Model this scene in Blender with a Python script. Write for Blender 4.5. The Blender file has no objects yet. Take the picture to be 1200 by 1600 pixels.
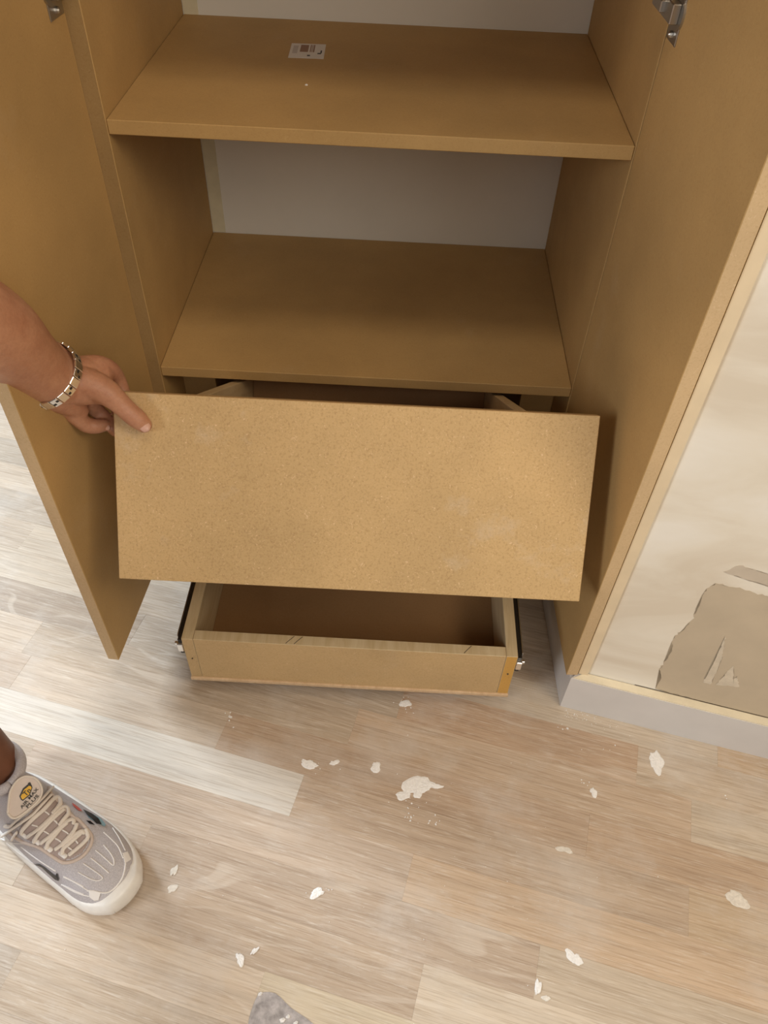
import bpy, bmesh, math, random
import numpy as np
from mathutils import Vector, Matrix
from mathutils.bvhtree import BVHTree

random.seed(7)
SC = bpy.context.scene
COL = SC.collection

# ------------------------------------------------------------------ camera
CAM_R = np.array([[0.0, 0.0, 0.0]] * 3)
def rod(r):
    th = np.linalg.norm(r); k = r / th
    K = np.array([[0, -k[2], k[1]], [k[2], 0, -k[0]], [-k[1], k[0], 0]])
    return np.eye(3) + np.sin(th) * K + (1 - np.cos(th)) * K @ K
_c, _s = math.cos(math.radians(47)), math.sin(math.radians(47))
CAM_R = rod(np.array([-0.0032696, -0.03179282, 0.04343795])) @ np.array([[1, 0, 0], [0, _s, -_c], [0, _c, _s]])
CAM_C = np.array([0.3901, -1.03145, 1.2017])
FPX = 1215.29
cam = bpy.data.cameras.new('camera'); cam.sensor_fit = 'VERTICAL'; cam.sensor_height = 36; cam.sensor_width = 27
cam.lens = FPX / 1600 * 36; cam.clip_start = 0.02; cam.clip_end = 60
cam_o = bpy.data.objects.new('camera', cam); COL.objects.link(cam_o)
M4 = Matrix([[*CAM_R[i], CAM_C[i]] for i in range(3)] + [[0, 0, 0, 1]])
cam_o.matrix_world = M4
SC.camera = cam_o

# ------------------------------------------------------------------ world, lights, exposure
SC.view_settings.view_transform = 'Standard'; SC.view_settings.look = 'None'
SC.view_settings.gamma = 1; SC.view_settings.use_curve_mapping = False
SC.view_settings.exposure = 0.12
w = bpy.data.worlds.new('world'); SC.world = w; w.use_nodes = True
w.node_tree.nodes['Background'].inputs[0].default_value = (1.0, 0.94, 0.86, 1)
w.node_tree.nodes['Background'].inputs[1].default_value = 0.07

def area(name, loc, target, sx, sy, power, color):
    l = bpy.data.lights.new(name, 'AREA'); l.shape = 'RECTANGLE'; l.size = sx; l.size_y = sy
    l.energy = power; l.color = color
    o = bpy.data.objects.new(name, l); COL.objects.link(o); o.location = loc
    o.rotation_euler = (Vector(target) - Vector(loc)).to_track_quat('-Z', 'Y').to_euler()
    return o
area('window_daylight', (-2.3, 0.9, 1.75), (-0.1, -0.6, 0.0), 0.8, 0.9, 112, (0.80, 0.91, 1.0))
area('window_daylight_side', (-1.7, -2.0, 1.6), (0.65, -0.3, 0.5), 0.9, 1.0, 34, (0.94, 0.95, 0.96))
area('room_bounce_fill', (1.2, -2.7, 2.1), (0.5, 0.0, 0.4), 1.6, 1.2, 21, (1.0, 0.93, 0.82))  # added soft fill for bounce from the room, no window known here
area('warm_room_lamp', (1.8, -1.45, 2.2), (0.3, -0.4, 0.3), 0.8, 0.8, 17, (1.0, 0.82, 0.60))
area('ceiling_lamp', (0.35, -0.78, 2.7), (0.35, -0.6, 0.0), 0.6, 0.4, 7, (1.0, 0.85, 0.66))

# ------------------------------------------------------------------ pixel rays (1200x1600 frame)
def ray(u, v):
    d = np.array([(u - 600) / FPX, -(v - 800) / FPX, -1.0]); return CAM_R @ d
def at(u, v, ax, val):
    d = ray(u, v); return CAM_C + (val - CAM_C[ax]) / d[ax] * d
def on(u, v, p0, n):
    d = ray(u, v); n = np.array(n, float); return CAM_C + ((np.array(p0) - CAM_C) @ n) / (d @ n) * d

# ------------------------------------------------------------------ materials
def new_mat(name):
    m = bpy.data.materials.new(name); m.use_nodes = True
    nt = m.node_tree; return m, nt, nt.nodes['Principled BSDF']
def N(nt, t, **kw):
    n = nt.nodes.new(t)
    for k, v in kw.items(): setattr(n, k, v)
    return n
def noise(nt, vec, scale, detail=3, rough=.5, dist=0.0):
    n = N(nt, 'ShaderNodeTexNoise'); n.inputs['Scale'].default_value = scale
    n.inputs['Detail'].default_value = detail; n.inputs['Roughness'].default_value = rough
    n.inputs['Distortion'].default_value = dist
    nt.links.new(vec, n.inputs['Vector']); return n.outputs['Fac']
def ramp(nt, fac, stops):
    r = N(nt, 'ShaderNodeValToRGB'); e = r.color_ramp.elements
    while len(e) < len(stops): e.new(0.5)
    for i, (p, c) in enumerate(stops):
        e[i].position = p; e[i].color = (*c, 1) if len(c) == 3 else c
    nt.links.new(fac, r.inputs[0]); return r.outputs[0]
def mix(nt, fac, a, b, mode='MIX'):
    m = N(nt, 'ShaderNodeMix', data_type='RGBA', blend_type=mode)
    for s, x in ((m.inputs[0], fac), (m.inputs[6], a), (m.inputs[7], b)):
        if hasattr(x, 'is_linked') or hasattr(x, 'links'): nt.links.new(x, s)
        elif isinstance(x, (int, float)): s.default_value = x
        else: s.default_value = (*x, 1)
    return m.outputs[2]
def mapping(nt, vec, scale=(1, 1, 1), loc=None):
    m = N(nt, 'ShaderNodeMapping'); nt.links.new(vec, m.inputs[0]); m.inputs['Scale'].default_value = scale
    if loc is not None: nt.links.new(loc, m.inputs['Location'])
    return m.outputs[0]
def bump(nt, b, fac, strength, dist=.001):
    n = N(nt, 'ShaderNodeBump'); n.inputs['Strength'].default_value = strength; n.inputs['Distance'].default_value = dist
    nt.links.new(fac, n.inputs['Height']); nt.links.new(n.outputs[0], b.inputs['Normal'])

def objvec(nt, rnd=True):
    tc = N(nt, 'ShaderNodeTexCoord').outputs['Object']
    if not rnd: return tc
    oi = N(nt, 'ShaderNodeObjectInfo')
    mul = N(nt, 'ShaderNodeMath', operation='MULTIPLY'); mul.inputs[1].default_value = 37.0
    nt.links.new(oi.outputs['Random'], mul.inputs[0])
    c = N(nt, 'ShaderNodeCombineXYZ')
    for i in range(3): nt.links.new(mul.outputs[0], c.inputs[i])
    a = N(nt, 'ShaderNodeVectorMath', operation='ADD'); nt.links.new(tc, a.inputs[0]); nt.links.new(c.outputs[0], a.inputs[1])
    return a.outputs[0]

def mdf(name, base, fleck=0.5, smudge=0.0):
    m, nt, b = new_mat(name)
    v = objvec(nt)
    c1 = tuple(x * .90 for x in base); c2 = tuple(min(1, x * 1.10) for x in base)
    big = ramp(nt, noise(nt, v, 5, 4, .6), [(.3, c1), (.7, c2)])
    f = noise(nt, v, 330, 3, .75)
    dk = ramp(nt, f, [(.34, (.82, .78, .73)), (.50, (1, 1, 1))])
    col = mix(nt, fleck, big, dk, 'MULTIPLY')
    # pale fibres
    v2 = mapping(nt, v, (1, 1, 1))
    f2 = noise(nt, v2, 190, 2, .5, 2.5)
    lt = ramp(nt, f2, [(.63, (0, 0, 0)), (.74, (1, 1, 1))])
    sc = N(nt, 'ShaderNodeMath', operation='MULTIPLY'); nt.links.new(lt, sc.inputs[0]); sc.inputs[1].default_value = fleck * .8
    col = mix(nt, sc.outputs[0], col, (min(1, base[0] * 1.35), min(1, base[1] * 1.45), min(1, base[2] * 1.8)))
    if smudge:
        s = ramp(nt, noise(nt, v, 9, 5, .65), [(.60, (0, 0, 0)), (.78, (smudge,) * 3)])
        col = mix(nt, s, col, (.66, .56, .44))
    nt.links.new(col, b.inputs['Base Color'])
    b.inputs['Roughness'].default_value = .62; b.inputs['Specular IOR Level'].default_value = .28
    bump(nt, b, f, .10, .0006)
    return m
MDF = mdf('mdf_board', (.49, .315, .130), .35, .10)
MDF_F = mdf('mdf_front', (.60, .41, .20), 1.0, .5)
MDF_D = mdf('mdf_drawer', (.56, .39, .20), .6, .15)
MDF_EDGE = mdf('mdf_edge', (.62, .45, .26), .5)
MDF_GOLD = mdf('mdf_gold', (.60, .34, .09), .35)

def wood_pale(name, c1, c2):
    m, nt, b = new_mat(name); v = objvec(nt)
    v2 = mapping(nt, v, (6, 6, 60))
    f = noise(nt, mapping(nt, v, (60, 7, 60)), 1.5, 4, .6, .6)
    nt.links.new(ramp(nt, f, [(.3, c1), (.7, c2)]), b.inputs['Base Color'])
    b.inputs['Roughness'].default_value = .55; bump(nt, b, f, .08, .0005); return m
PINE = wood_pale('pale_pine', (.50, .36, .19), (.62, .49, .30))
PLY = wood_pale('birch_ply', (.56, .38, .22), (.70, .52, .34))
BOTTOM = mdf('hardboard', (.33, .19, .085), .4)

def plain(name, c, rough=.5, metal=0, spec=.5, nz=0, nscale=60, bmp=0):
    m, nt, b = new_mat(name)
    b.inputs['Roughness'].default_value = rough; b.inputs['Metallic'].default_value = metal
    b.inputs['Specular IOR Level'].default_value = spec
    v = objvec(nt, False); f = noise(nt, v, nscale, 4, .6)
    k = max(nz, .02)
    nt.links.new(ramp(nt, f, [(.3, tuple(x * (1 - k) for x in c)), (.7, tuple(min(1, x * (1 + k)) for x in c))]), b.inputs['Base Color'])
    if bmp: bump(nt, b, f, bmp, .001)
    return m
CHROME = plain('chrome', (.90, .89, .88), .26, 1)
STEEL = plain('zinc_steel', (.50, .48, .45), .35, 1)
DARKSTEEL = plain('dark_steel', (.07, .065, .06), .35, .8)
BACKWALL = plain('niche_white_paint', (.80, .77, .70), .7, 0, .3, .03, 6, .05)
BACKSTRIP = plain('niche_yellow_strip', (.70, .64, .46), .7, 0, .3, .08, 20)
SKIRT = plain('skirting_grey_paint', (.68, .66, .65), .38, 0, .5, .03, 12, .02)
SKIRTTOP = plain('skirting_raw_top', (.80, .72, .55), .6, 0, .3, .06, 40)
PLASTER_SPOT = plain('dried_plaster', (.86, .84, .82), .75, 0, .3, .08, 300, .6)
PLASTER_THIN = plain('thin_plaster', (.74, .69, .62), .7, 0, .3, .12, 200, .3)
PENCIL = plain('pencil_line', (.10, .07, .04), .7)
PATCH = plain('bare_filler', (.56, .47, .35), .8, 0, .2, .06, 14, .2)
PATCH2 = plain('scraped_filler', (.66, .58, .46), .8, 0, .2, .10, 60, .4)
PATCH3 = plain('thin_skim', (.60, .52, .42), .8, 0, .2, .06, 30, .2)
STRIP = plain('cream_filler_strip', (.78, .64, .44), .65, 0, .3, .06, 15, .15)

m, nt, b = new_mat('wall_plaster'); WALL = m
v = objvec(nt, False)
c = ramp(nt, noise(nt, mapping(nt, v, (1, 1, 2.2)), 3.2, 5, .55, .8), [(.36, (.74, .66, .54)), (.50, (.83, .77, .66)), (.66, (.88, .84, .76))])
nt.links.new(c, b.inputs['Base Color']); b.inputs['Roughness'].default_value = .75; b.inputs['Specular IOR Level'].default_value = .25
bump(nt, b, noise(nt, v, 90, 4, .6), .12, .001)

def oak(name, cath):
    m, nt, b = new_mat(name)
    oi = N(nt, 'ShaderNodeObjectInfo'); v = objvec(nt)
    warp = noise(nt, mapping(nt, v, (2.0, 6, 1)), 1.0, 2, .5)
    # growth rings: y warped by slow noise -> distorted bands
    sx = N(nt, 'ShaderNodeSeparateXYZ'); nt.links.new(v, sx.inputs[0])
    my = N(nt, 'ShaderNodeMath', operation='MULTIPLY_ADD'); nt.links.new(warp, my.inputs[0]); my.inputs[1].default_value = .30 if cath else .06
    nt.links.new(sx.outputs['Y'], my.inputs[2])
    cb = N(nt, 'ShaderNodeCombineXYZ'); nt.links.new(my.outputs[0], cb.inputs[0])
    ms = N(nt, 'ShaderNodeMath', operation='MULTIPLY'); nt.links.new(sx.outputs['X'], ms.inputs[0]); ms.inputs[1].default_value = .06
    nt.links.new(ms.outputs[0], cb.inputs[1])
    rings = noise(nt, cb.outputs[0], 150 if not cath else 95, 2, .5)
    pores = noise(nt, mapping(nt, v, (11, 480, 1)), 1.0, 4, .65)
    mid = noise(nt, mapping(nt, v, (5, 60, 1)), 1.0, 3, .6)
    base = ramp(nt, mid, [(.3, (.88, .87, .86)), (.7, (1.06, 1.05, 1.03))])
    col = mix(nt, 1.0, oi.outputs['Color'], base, 'MULTIPLY')
    pr = ramp(nt, pores, [(.38, (.66, .59, .52)), (.52, (1, 1, 1))])
    col = mix(nt, .55, col, pr, 'MULTIPLY')
    rr = ramp(nt, rings, [(.60, (0, 0, 0)), (.70, (.3, .3, .3))] if not cath else [(.58, (0, 0, 0)), (.67, (.5, .5, .5))])
    col = mix(nt, rr, col, mix(nt, .5, col, (.80, .72, .62)))
    st_ = ramp(nt, noise(nt, mapping(nt, v, (20, 260, 3)), 1.3, 4, .7), [(.54, (0, 0, 0)), (.72, (.45, .45, .45))])
    col = mix(nt, st_, col, (.78, .72, .64))
    # white building dust
    tg = N(nt, 'ShaderNodeTexCoord').outputs['Object']
    geo = N(nt, 'ShaderNodeNewGeometry').outputs['Position']
    d = ramp(nt, noise(nt, geo, 5.5, 6, .68), [(.50, (0, 0, 0)), (.75, (.55, .55, .55))])
    col = mix(nt, d, col, (.66, .62, .58))
    nt.links.new(col, b.inputs['Base Color'])
    rg = ramp(nt, noise(nt, geo, 9, 4, .6), [(.3, (.40,) * 3), (.7, (.54,) * 3)])
    nt.links.new(rg, b.inputs['Roughness']); b.inputs['Specular IOR Level'].default_value = .5
    bump(nt, b, pores, .16, .0006)
    return m
OAK = oak('oak_strip', False); OAKC = oak('oak_strip_cathedral', True)

# ------------------------------------------------------------------ mesh helpers
def link(o, parent=None):
    COL.objects.link(o)
    if parent is not None: o.parent = parent
    return o
def obj(name, bm, mat, parent=None, smooth=False, loc=None):
    me = bpy.data.meshes.new(name); bmesh.ops.recalc_face_normals(bm, faces=bm.faces); bm.to_mesh(me); bm.free()
    if smooth:
        for p in me.polygons: p.use_smooth = True
    me.materials.append(mat)
    o = bpy.data.objects.new(name, me)
    if loc is not None: o.location = loc
    return link(o, parent)
def empty(name, loc=(0, 0, 0), rz=0):
    o = bpy.data.objects.new(name, None); o.empty_display_size = .05; o.location = loc; o.rotation_euler = (0, 0, rz)
    COL.objects.link(o); return o
def tag(o, label=None, cat=None, group=None, kind=None):
    if label: o['label'] = label
    if cat: o['category'] = cat
    if group: o['group'] = group
    if kind: o['kind'] = kind
    return o
def add_box(bm, lo, hi, mtx=None, bev=0):
    r = bmesh.ops.create_cube(bm, size=1)
    vs = r['verts']; lo = Vector(lo); hi = Vector(hi)
    for v in vs: v.co = Vector([lo[i] + (v.co[i] + .5) * (hi[i] - lo[i]) for i in range(3)])
    if bev:
        es = list({e for v in vs for e in v.link_edges})
        nv = bmesh.ops.bevel(bm, geom=es, offset=bev, segments=1, affect='EDGES', profile=.5)
        vs = list({v for f in nv['faces'] for v in f.verts} | {v for v in vs if v.is_valid})
    if mtx is not None: bmesh.ops.transform(bm, matrix=mtx, verts=vs)
    return vs
def box(name, lo, hi, mat, parent=None, mtx=None, bev=.0006):
    bm = bmesh.new(); add_box(bm, lo, hi, mtx, bev); return obj(name, bm, mat, parent)
def add_prism(bm, pts, vec):
    vec = Vector(vec)
    a = [bm.verts.new(Vector(p)) for p in pts]; c = [bm.verts.new(Vector(p) + vec) for p in pts]
    n = len(a)
    bm.faces.new(a); bm.faces.new(c[::-1])
    for i in range(n): bm.faces.new([a[i], c[i], c[(i + 1) % n], a[(i + 1) % n]])
def catmull(P, n=6):
    P = [np.array(p, float) for p in P]; out = []
    for i in range(len(P) - 1):
        p0 = P[max(i - 1, 0)]; p1 = P[i]; p2 = P[i + 1]; p3 = P[min(i + 2, len(P) - 1)]
        for k in range(n):
            t = k / n
            out.append(.5 * (2 * p1 + (p2 - p0) * t + (2 * p0 - 5 * p1 + 4 * p2 - p3) * t * t + (3 * p1 - p0 - 3 * p2 + p3) * t ** 3))
    out.append(P[-1]); return out
def add_tube(bm, pts, rad, seg=10, flat=1.0, up=None, cap=True):
    """rounded tube through pts; rad number or list; flat squashes along `up`"""
    pts = [Vector(p) for p in pts]; n = len(pts)
    rads = [rad] * n if isinstance(rad, (int, float)) else list(rad)
    T = [(pts[min(i + 1, n - 1)] - pts[max(i - 1, 0)]).normalized() for i in range(n)]
    ref = Vector(up) if up is not None else (Vector((0, 0, 1)) if abs(T[0].z) < .9 else Vector((1, 0, 0)))
    rings = []; nrm = None
    for i in range(n):
        if up is not None or nrm is None: s = T[i].cross(ref)
        else: s = T[i].cross(nrm)
        s.normalize(); u = s.cross(T[i]).normalized(); nrm = u
        rings.append((pts[i], s, u, rads[i], T[i]))
    allr = []
    def ring(c, s, u, r): return [bm.verts.new(c + s * (math.cos(a) * r) + u * (math.sin(a) * r * flat)) for a in [2 * math.pi * k / seg for k in range(seg)]]
    if cap:
        c, s, u, r, t = rings[0]
        for a in (80, 55, 28): allr.append(ring(c - t * r * flat * math.sin(math.radians(a)), s, u, r * math.cos(math.radians(a))))
    for c, s, u, r, t in rings: allr.append(ring(c, s, u, r))
    if cap:
        c, s, u, r, t = rings[-1]
        for a in (28, 55, 80): allr.append(ring(c + t * r * flat * math.sin(math.radians(a)), s, u, r * math.cos(math.radians(a))))
    for i in range(len(allr) - 1):
        for k in range(seg): bm.faces.new([allr[i][k], allr[i][(k + 1) % seg], allr[i + 1][(k + 1) % seg], allr[i + 1][k]])
    bm.faces.new(allr[0][::-1]); bm.faces.new(allr[-1])
def rotz(a, p=(0, 0, 0)): return Matrix.Translation(p) @ Matrix.Rotation(a, 4, 'Z')

# ================================================================== floor
PA = math.radians(-13.3)
DX = np.array([math.cos(PA), math.sin(PA)]); DN = np.array([-DX[1], DX[0]])
floor = box('floor', (-3.2, -3.2, -.03), (4.0, 2.4, -.006), plain('floor_subfloor', (.40, .30, .22), .8), bev=0)
tag(floor, kind='structure')
PW = .0689; N0 = -.216
known = {-1: [1.028], 0: [.50], 1: [-.171, .435, .987], 2: [.23, .833], 3: [-.22, .385, .985], 4: [-.05, .583, 1.17], 5: [.19, .784], 6: [.04, .633, 1.22],
         7: [-.14, .428, .985], 8: [.10, .72]}
special = {(3, -.22): (.70, .66, .60), (7, .428): (.66, .57, .43), (1, .435): (.54, .41, .30), (4, .583): (.58, .43, .30), (3, .985): (.55, .42, .29), (5, .784): (.54, .45, .35),
           (2, .833): (.50, .36, .25), (0, .50): (.49, .34, .23), (3, .385): (.50, .38, .28), (4, -.05): (.53, .42, .33), (2, .23): (.49, .36, .26), (5, .19): (.46, .355, .27), (6, .04): (.50, .39, .295), (-1, 1.028): (.52, .38, .25)}
cath_set = {(0, .50), (6, .04), (5, .19), (7, -.14), (6, .633), (1, -.171)}
rng = random.Random(11)
pal = [(.55, .45, .35), (.58, .48, .38), (.52, .42, .33), (.60, .51, .41), (.56, .46, .36), (.55, .46, .37)]
for k in range(-15, 17):
    js = list(known.get(k, []))
    if not js: js = [rng.uniform(-.2, .4)]
    while js[0] > -1.9: js.insert(0, js[0] - rng.choice([.38, .5, .56, .6]))
    while js[-1] < 1.75: js.append(js[-1] + rng.choice([.4, .5, .56, .6]))
    nt_ = N0 - PW * k; nb = nt_ - PW
    for a, c2 in zip(js[:-1], js[1:]):
        mid = DX * (a + c2) / 2 + DN * (nt_ + nb) / 2; L = c2 - a; g = .00004
        hgt = rng.uniform(-.00015, .00015)
        bm = bmesh.new(); add_box(bm, (-L / 2 + g, -PW / 2 + g, -.006), (L / 2 - g, PW / 2 - g, 0), None, .0001)
        key = next(((k, q) for q in known.get(k, []) if abs(q - a) < 1e-6), None)
        o = obj('oak_strip', bm, OAKC if (key in cath_set or (key is None and rng.random() < .15)) else OAK, floor, loc=(mid[0], mid[1], hgt))
        o.rotation_euler = (0, 0, PA)
        cc = (tuple(x * .8 + y * .2 for x, y in zip(special[key], (.60, .51, .42))) if key in special else None) or tuple(x * f_ for f_ in [rng.uniform(.82, 1.08)] for x in rng.choice(pal))
        o.color = (*cc, 1)

# ================================================================== walls
WA = math.radians(-12.9); WD = np.array([math.cos(WA), math.sin(WA), 0]); WN = np.array([math.sin(WA), -math.cos(WA), 0])
SKC = np.array([.7027, -.3517, 0])                # skirting mitre corner on the floor
WC = np.array([.7170, -.3385, 0])                 # wall arris
bm = bmesh.new()
e = WC + WD * 2.4
add_prism(bm, [tuple(WC), tuple(e), (e[0] + .2, .9, 0), (.7170, .9, 0)], (0, 0, 2.6))
wr = tag(obj('wall_right', bm, WALL), kind='structure')
wb = tag(box('wall_back', (-.10, .457, 0), (.7165, .60, 2.6), BACKWALL, bev=0), kind='structure')
tag(box('yellow_strip', (.0008, .4552, .412), (.026, .457, 1.6), BACKSTRIP, wb, bev=.0003))  # narrow strip, yellower than the rest of the back wall
# patches on the right wall (raised skims of filler)
WN3 = WN; WP0 = WC
def patch(name, pix, mat, th, parent, jag=0.0):
    P = [on(u, v, WP0, WN3) for u, v in pix]
    out = []
    rr = random.Random(len(pix))
    for i in range(len(P)):
        a, c_ = P[i], P[(i + 1) % len(P)]; L = np.linalg.norm(c_ - a); n = max(1, int(L / .004)) if jag else 1
        for k in range(n):
            p = a + (c_ - a) * k / n
            if jag and k:
                t_ = (c_ - a) / L; p = p + np.cross(t_, WN3) * rr.uniform(-jag, jag) * 1.6
            out.append(p)
    bm = bmesh.new(); add_prism(bm, [tuple(p - WN3 * .0005) for p in out], tuple(WN3 * (th + .0005)))
    bmesh.ops.triangulate(bm, faces=bm.faces); return obj(name, bm, mat, parent)
patch('filler_patch', [(1118, 911), (1100, 925), (1082, 968), (1052, 998), (1048, 1020), (1030, 1045), (1032, 1062), (1024, 1076), (1100, 1097), (1230, 1132), (1300, 1100), (1300, 960), (1200, 932), (1150, 918)], PATCH, .00025, wr, .0014)
patch('plaster_scrape', [(1134, 992), (1122, 1020), (1098, 1066), (1110, 1069), (1128, 1030)], PATCH2, .0005, wr, .0008)
patch('plaster_scrape', [(1146, 1040), (1118, 1070), (1155, 1073), (1152, 1056), (1146, 1062)], PATCH2, .0005, wr, .0008)
patch('plaster_skim', [(1130, 893), (1155, 883), (1230, 905), (1230, 925), (1165, 905), (1140, 897)], PATCH3, .0004, wr, .001)
# cream strip along the arris and front skirting
bm = bmesh.new()
a0 = WC + WN * .0005
add_prism(bm, [tuple(a0 + np.array([-.0008, 0, .094])), tuple(a0 + WD * .014 + np.array([0, 0, .094])), tuple(a0 + WD * .014 + WN * .004 + np.array([0, 0, .094])), tuple(a0 - np.array([.0008, 0, 0]) + WN * .005 + np.array([0, 0, .094]))], (0, 0, 2.45))
tag(obj('trim_1', bm, STRIP), kind='structure')
# skirting: front run (face towards the viewer) and the return under the door
SH = .0915
e1 = SKC + WD * 2.3; th = .015
bm = bmesh.new()
add_prism(bm, [tuple(SKC), tuple(e1), tuple(e1 - WN * th), tuple(SKC + np.array([.016, .0135, 0]))], (0, 0, SH))
bs = tag(obj('baseboard_right', bm, SKIRT), kind='structure')
bm = bmesh.new()
z1 = SH
add_prism(bm, [tuple(SKC + WD * .004 - WN * .0008 + np.array([0, 0, z1])), tuple(e1 - WN * .0008 + np.array([0, 0, z1])), tuple(e1 - WN * (th + .001) + np.array([0, 0, z1])), tuple(SKC + WD * .020 - WN * .0145 + np.array([0, 0, z1]))], (0, 0, .0025))
obj('raw_top_edge', bm, SKIRTTOP, bs)
# dark crack between skirting and wall
bm = bmesh.new(); p0 = on(990, 1073, WC, WN); p0 = WC + WD * ((p0 - WC) @ WD)
add_prism(bm, [tuple(p0 + WN * .0002 + np.array([0, 0, SH + .0025])), tuple(p0 + WD * 1.5 + WN * .0002 + np.array([0, 0, SH + .0025])), tuple(p0 + WD * 1.5 + WN * .0016 + np.array([0, 0, SH + .0025])), tuple(p0 + WN * .0006 + np.array([0, 0, SH + .0025]))], (0, 0, .001))
obj('shadow_gap', bm, PENCIL, bs)
bm = bmesh.new()
add_prism(bm, [tuple(SKC), tuple(SKC + np.array([.016, .0135, 0])), (.7165, .455, 0), (.7015, .455, 0), (.690, -.10, 0)][:2] + [(.7165, .44, 0), (.7010, .44, 0), (.6935, -.1303, 0)], (0, 0, SH - .004))
tag(obj('baseboard_return', bm, SKIRT), kind='structure')

# ================================================================== cabinet
ZT = 2.25; T = .0185
Z1, Z2 = .80, .4112
cab = tag(empty('built_in_cabinet', (0, 0, 0)), 'tall open built-in cabinet of raw brown MDF with two shelves and swung-out doors', 'cabinet')
LT = .022
RAW = mdf('mdf_raw_edge', (.34, .22, .095), .5)
for sp in (box('side_panel', (-LT, 0, .02), (0, .4565, ZT), MDF, cab, bev=.0008), box('side_panel', (.68, 0, .0925), (.68 + .0185, .4565, ZT), MDF, cab, bev=.0008)):
    sp.data.materials.append(RAW)
    for p in sp.data.polygons:
        if p.normal.y < -.9: p.material_index = 1
box('top_panel', (0, .001, ZT - T), (.68, .4565, ZT), MDF, cab)
box('shelf', (.0006, 0, Z1 - T), (.6794, .4560, Z1), MDF, cab, bev=.0009)
box('shelf', (.0006, 0, Z2 - T), (.6794, .4560, Z2), MDF, cab, bev=.0009)
box('shelf', (.0006, 0, 1.19 - T), (.6794, .4560, 1.19), MDF, cab, bev=.0009)
# battens carrying the drawer slides
box('slide_batten', (.0005, .10, .02), (.060, .44, Z2 - T - .001), MDF, cab)
box('slide_batten', (.620, .10, .02), (.6795, .44, Z2 - T - .001), MDF, cab)

def hinge_bm(bm):
    # local: x = away from door face, y = towards free edge, z up; origin = cup centre on the door face
    add_box(bm, (0, -.026, -.030), (.0016, .012, .030), None, .0006)
    add_tube(bm, [(-.001, 0, 0), (.0026, 0, 0)], .0170, 24, cap=False)
    add_box(bm, (.0026, -.030, -.010), (.012, .006, .010), None, .001)
    add_box(bm, (.010, -.060, -.006), (.017, -.024, .006), None, .001)
    for z in (-.022, .022): add_tube(bm, [(.0012, -.006, z), (.003, -.006, z)], .004, 10)
    add_box(bm, (.006, -.050, -.013), (.0075, -.020, .013), None, .0004)
# doors
def door(hx, hy, fx, fy, z0, w_, side, mat, edge):
    ang = math.atan2(fy - hy, fx - hx)
    M = Matrix.Translation((hx, hy, 0)) @ Matrix.Rotation(ang, 4, 'Z')
    bm = bmesh.new()
    lo, hi = ((0, 0, z0), (w_, .0185, ZT)) if side > 0 else ((0, -.0185, z0), (w_, 0, ZT))
    add_box(bm, lo, hi, None, .0008)
    o = obj('door', bm, mat, cab); o.matrix_world = M
    me = o.data; me.materials.append(edge)
    for p in me.polygons:
        if p.normal.x > .9: p.material_index = 1
    return o, M
# heading of door is -y-ish: local +x = towards free edge; for the left door the inner face looks to +X
dl, ML = door(-.0200, -.0003, -.0450, -.3565, .072, .3531, -1, MDF, MDF_EDGE)
dr, MR = door(.6815, -.0003, .6950, -.3510, .0935, .3472, +1, MDF, MDF_EDGE)
def hinge(dobj, hx_off, z, face):
    bm = bmesh.new(); hinge_bm(bm)
    # map local (x out, y along door, z)
    for v in bm.verts:
        x, y, z_ = v.co; v.co = Vector((hx_off + y, face * x, z + z_))
    return obj('hinge', bm, STEEL, dobj)
hz = at(1056, 62, 0, .690); print('hinge right', hz)
hzl = at(100, 12, 0, -.026); print('hinge left', hzl)
# left door: local -y is thickness, so inner face looks +y(local)
hinge(dl, .030, hzl[2] + .030, +1)
hinge(dr, .030, hz[2] + .030, -1)
hinge(dl, .030, .20, +1); hinge(dr, .030, .22, -1)

# lower drawer, pulled out on its slides (a part of the cabinet)
DZ = .160; yl, yr = -.361, -.359
x0, x1 = .0745, .6045; H = .112; yb = .02; BT = .018
dw = box('drawer', (x0 - .001, yl - .003, DZ - H - .007), (x1 + .001, yb, DZ - H), PLY, cab, bev=.0006)
box('inner_bottom', (x0 + BT + .0003, yl + BT + .0003, DZ - H), (x1 - BT - .0003, yb - BT, DZ - H + .002), BOTTOM, dw, bev=0)
def side_board(name, lo, hi, par, endmat=None):
    o = box(name, lo, hi, PINE, par, bev=.0007)
    o.data.materials.append(endmat or MDF_D)
    for p in o.data.polygons:
        if p.normal.y < -.9: p.material_index = 1
    return o
side_board('side_board', (x0, yl, DZ - H), (x0 + BT, yb, DZ), dw)
side_board('side_board', (x1 - BT, yl, DZ - H), (x1, yb, DZ), dw, MDF_GOLD)
side_board('front_board', (x0 + BT + .0004, yl, DZ - H), (x1 - BT - .0004, yl + BT, DZ), dw)
side_board('back_board', (x0 + BT + .0004, yb - BT, DZ - H), (x1 - BT - .0004, yb, DZ), dw)
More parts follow.
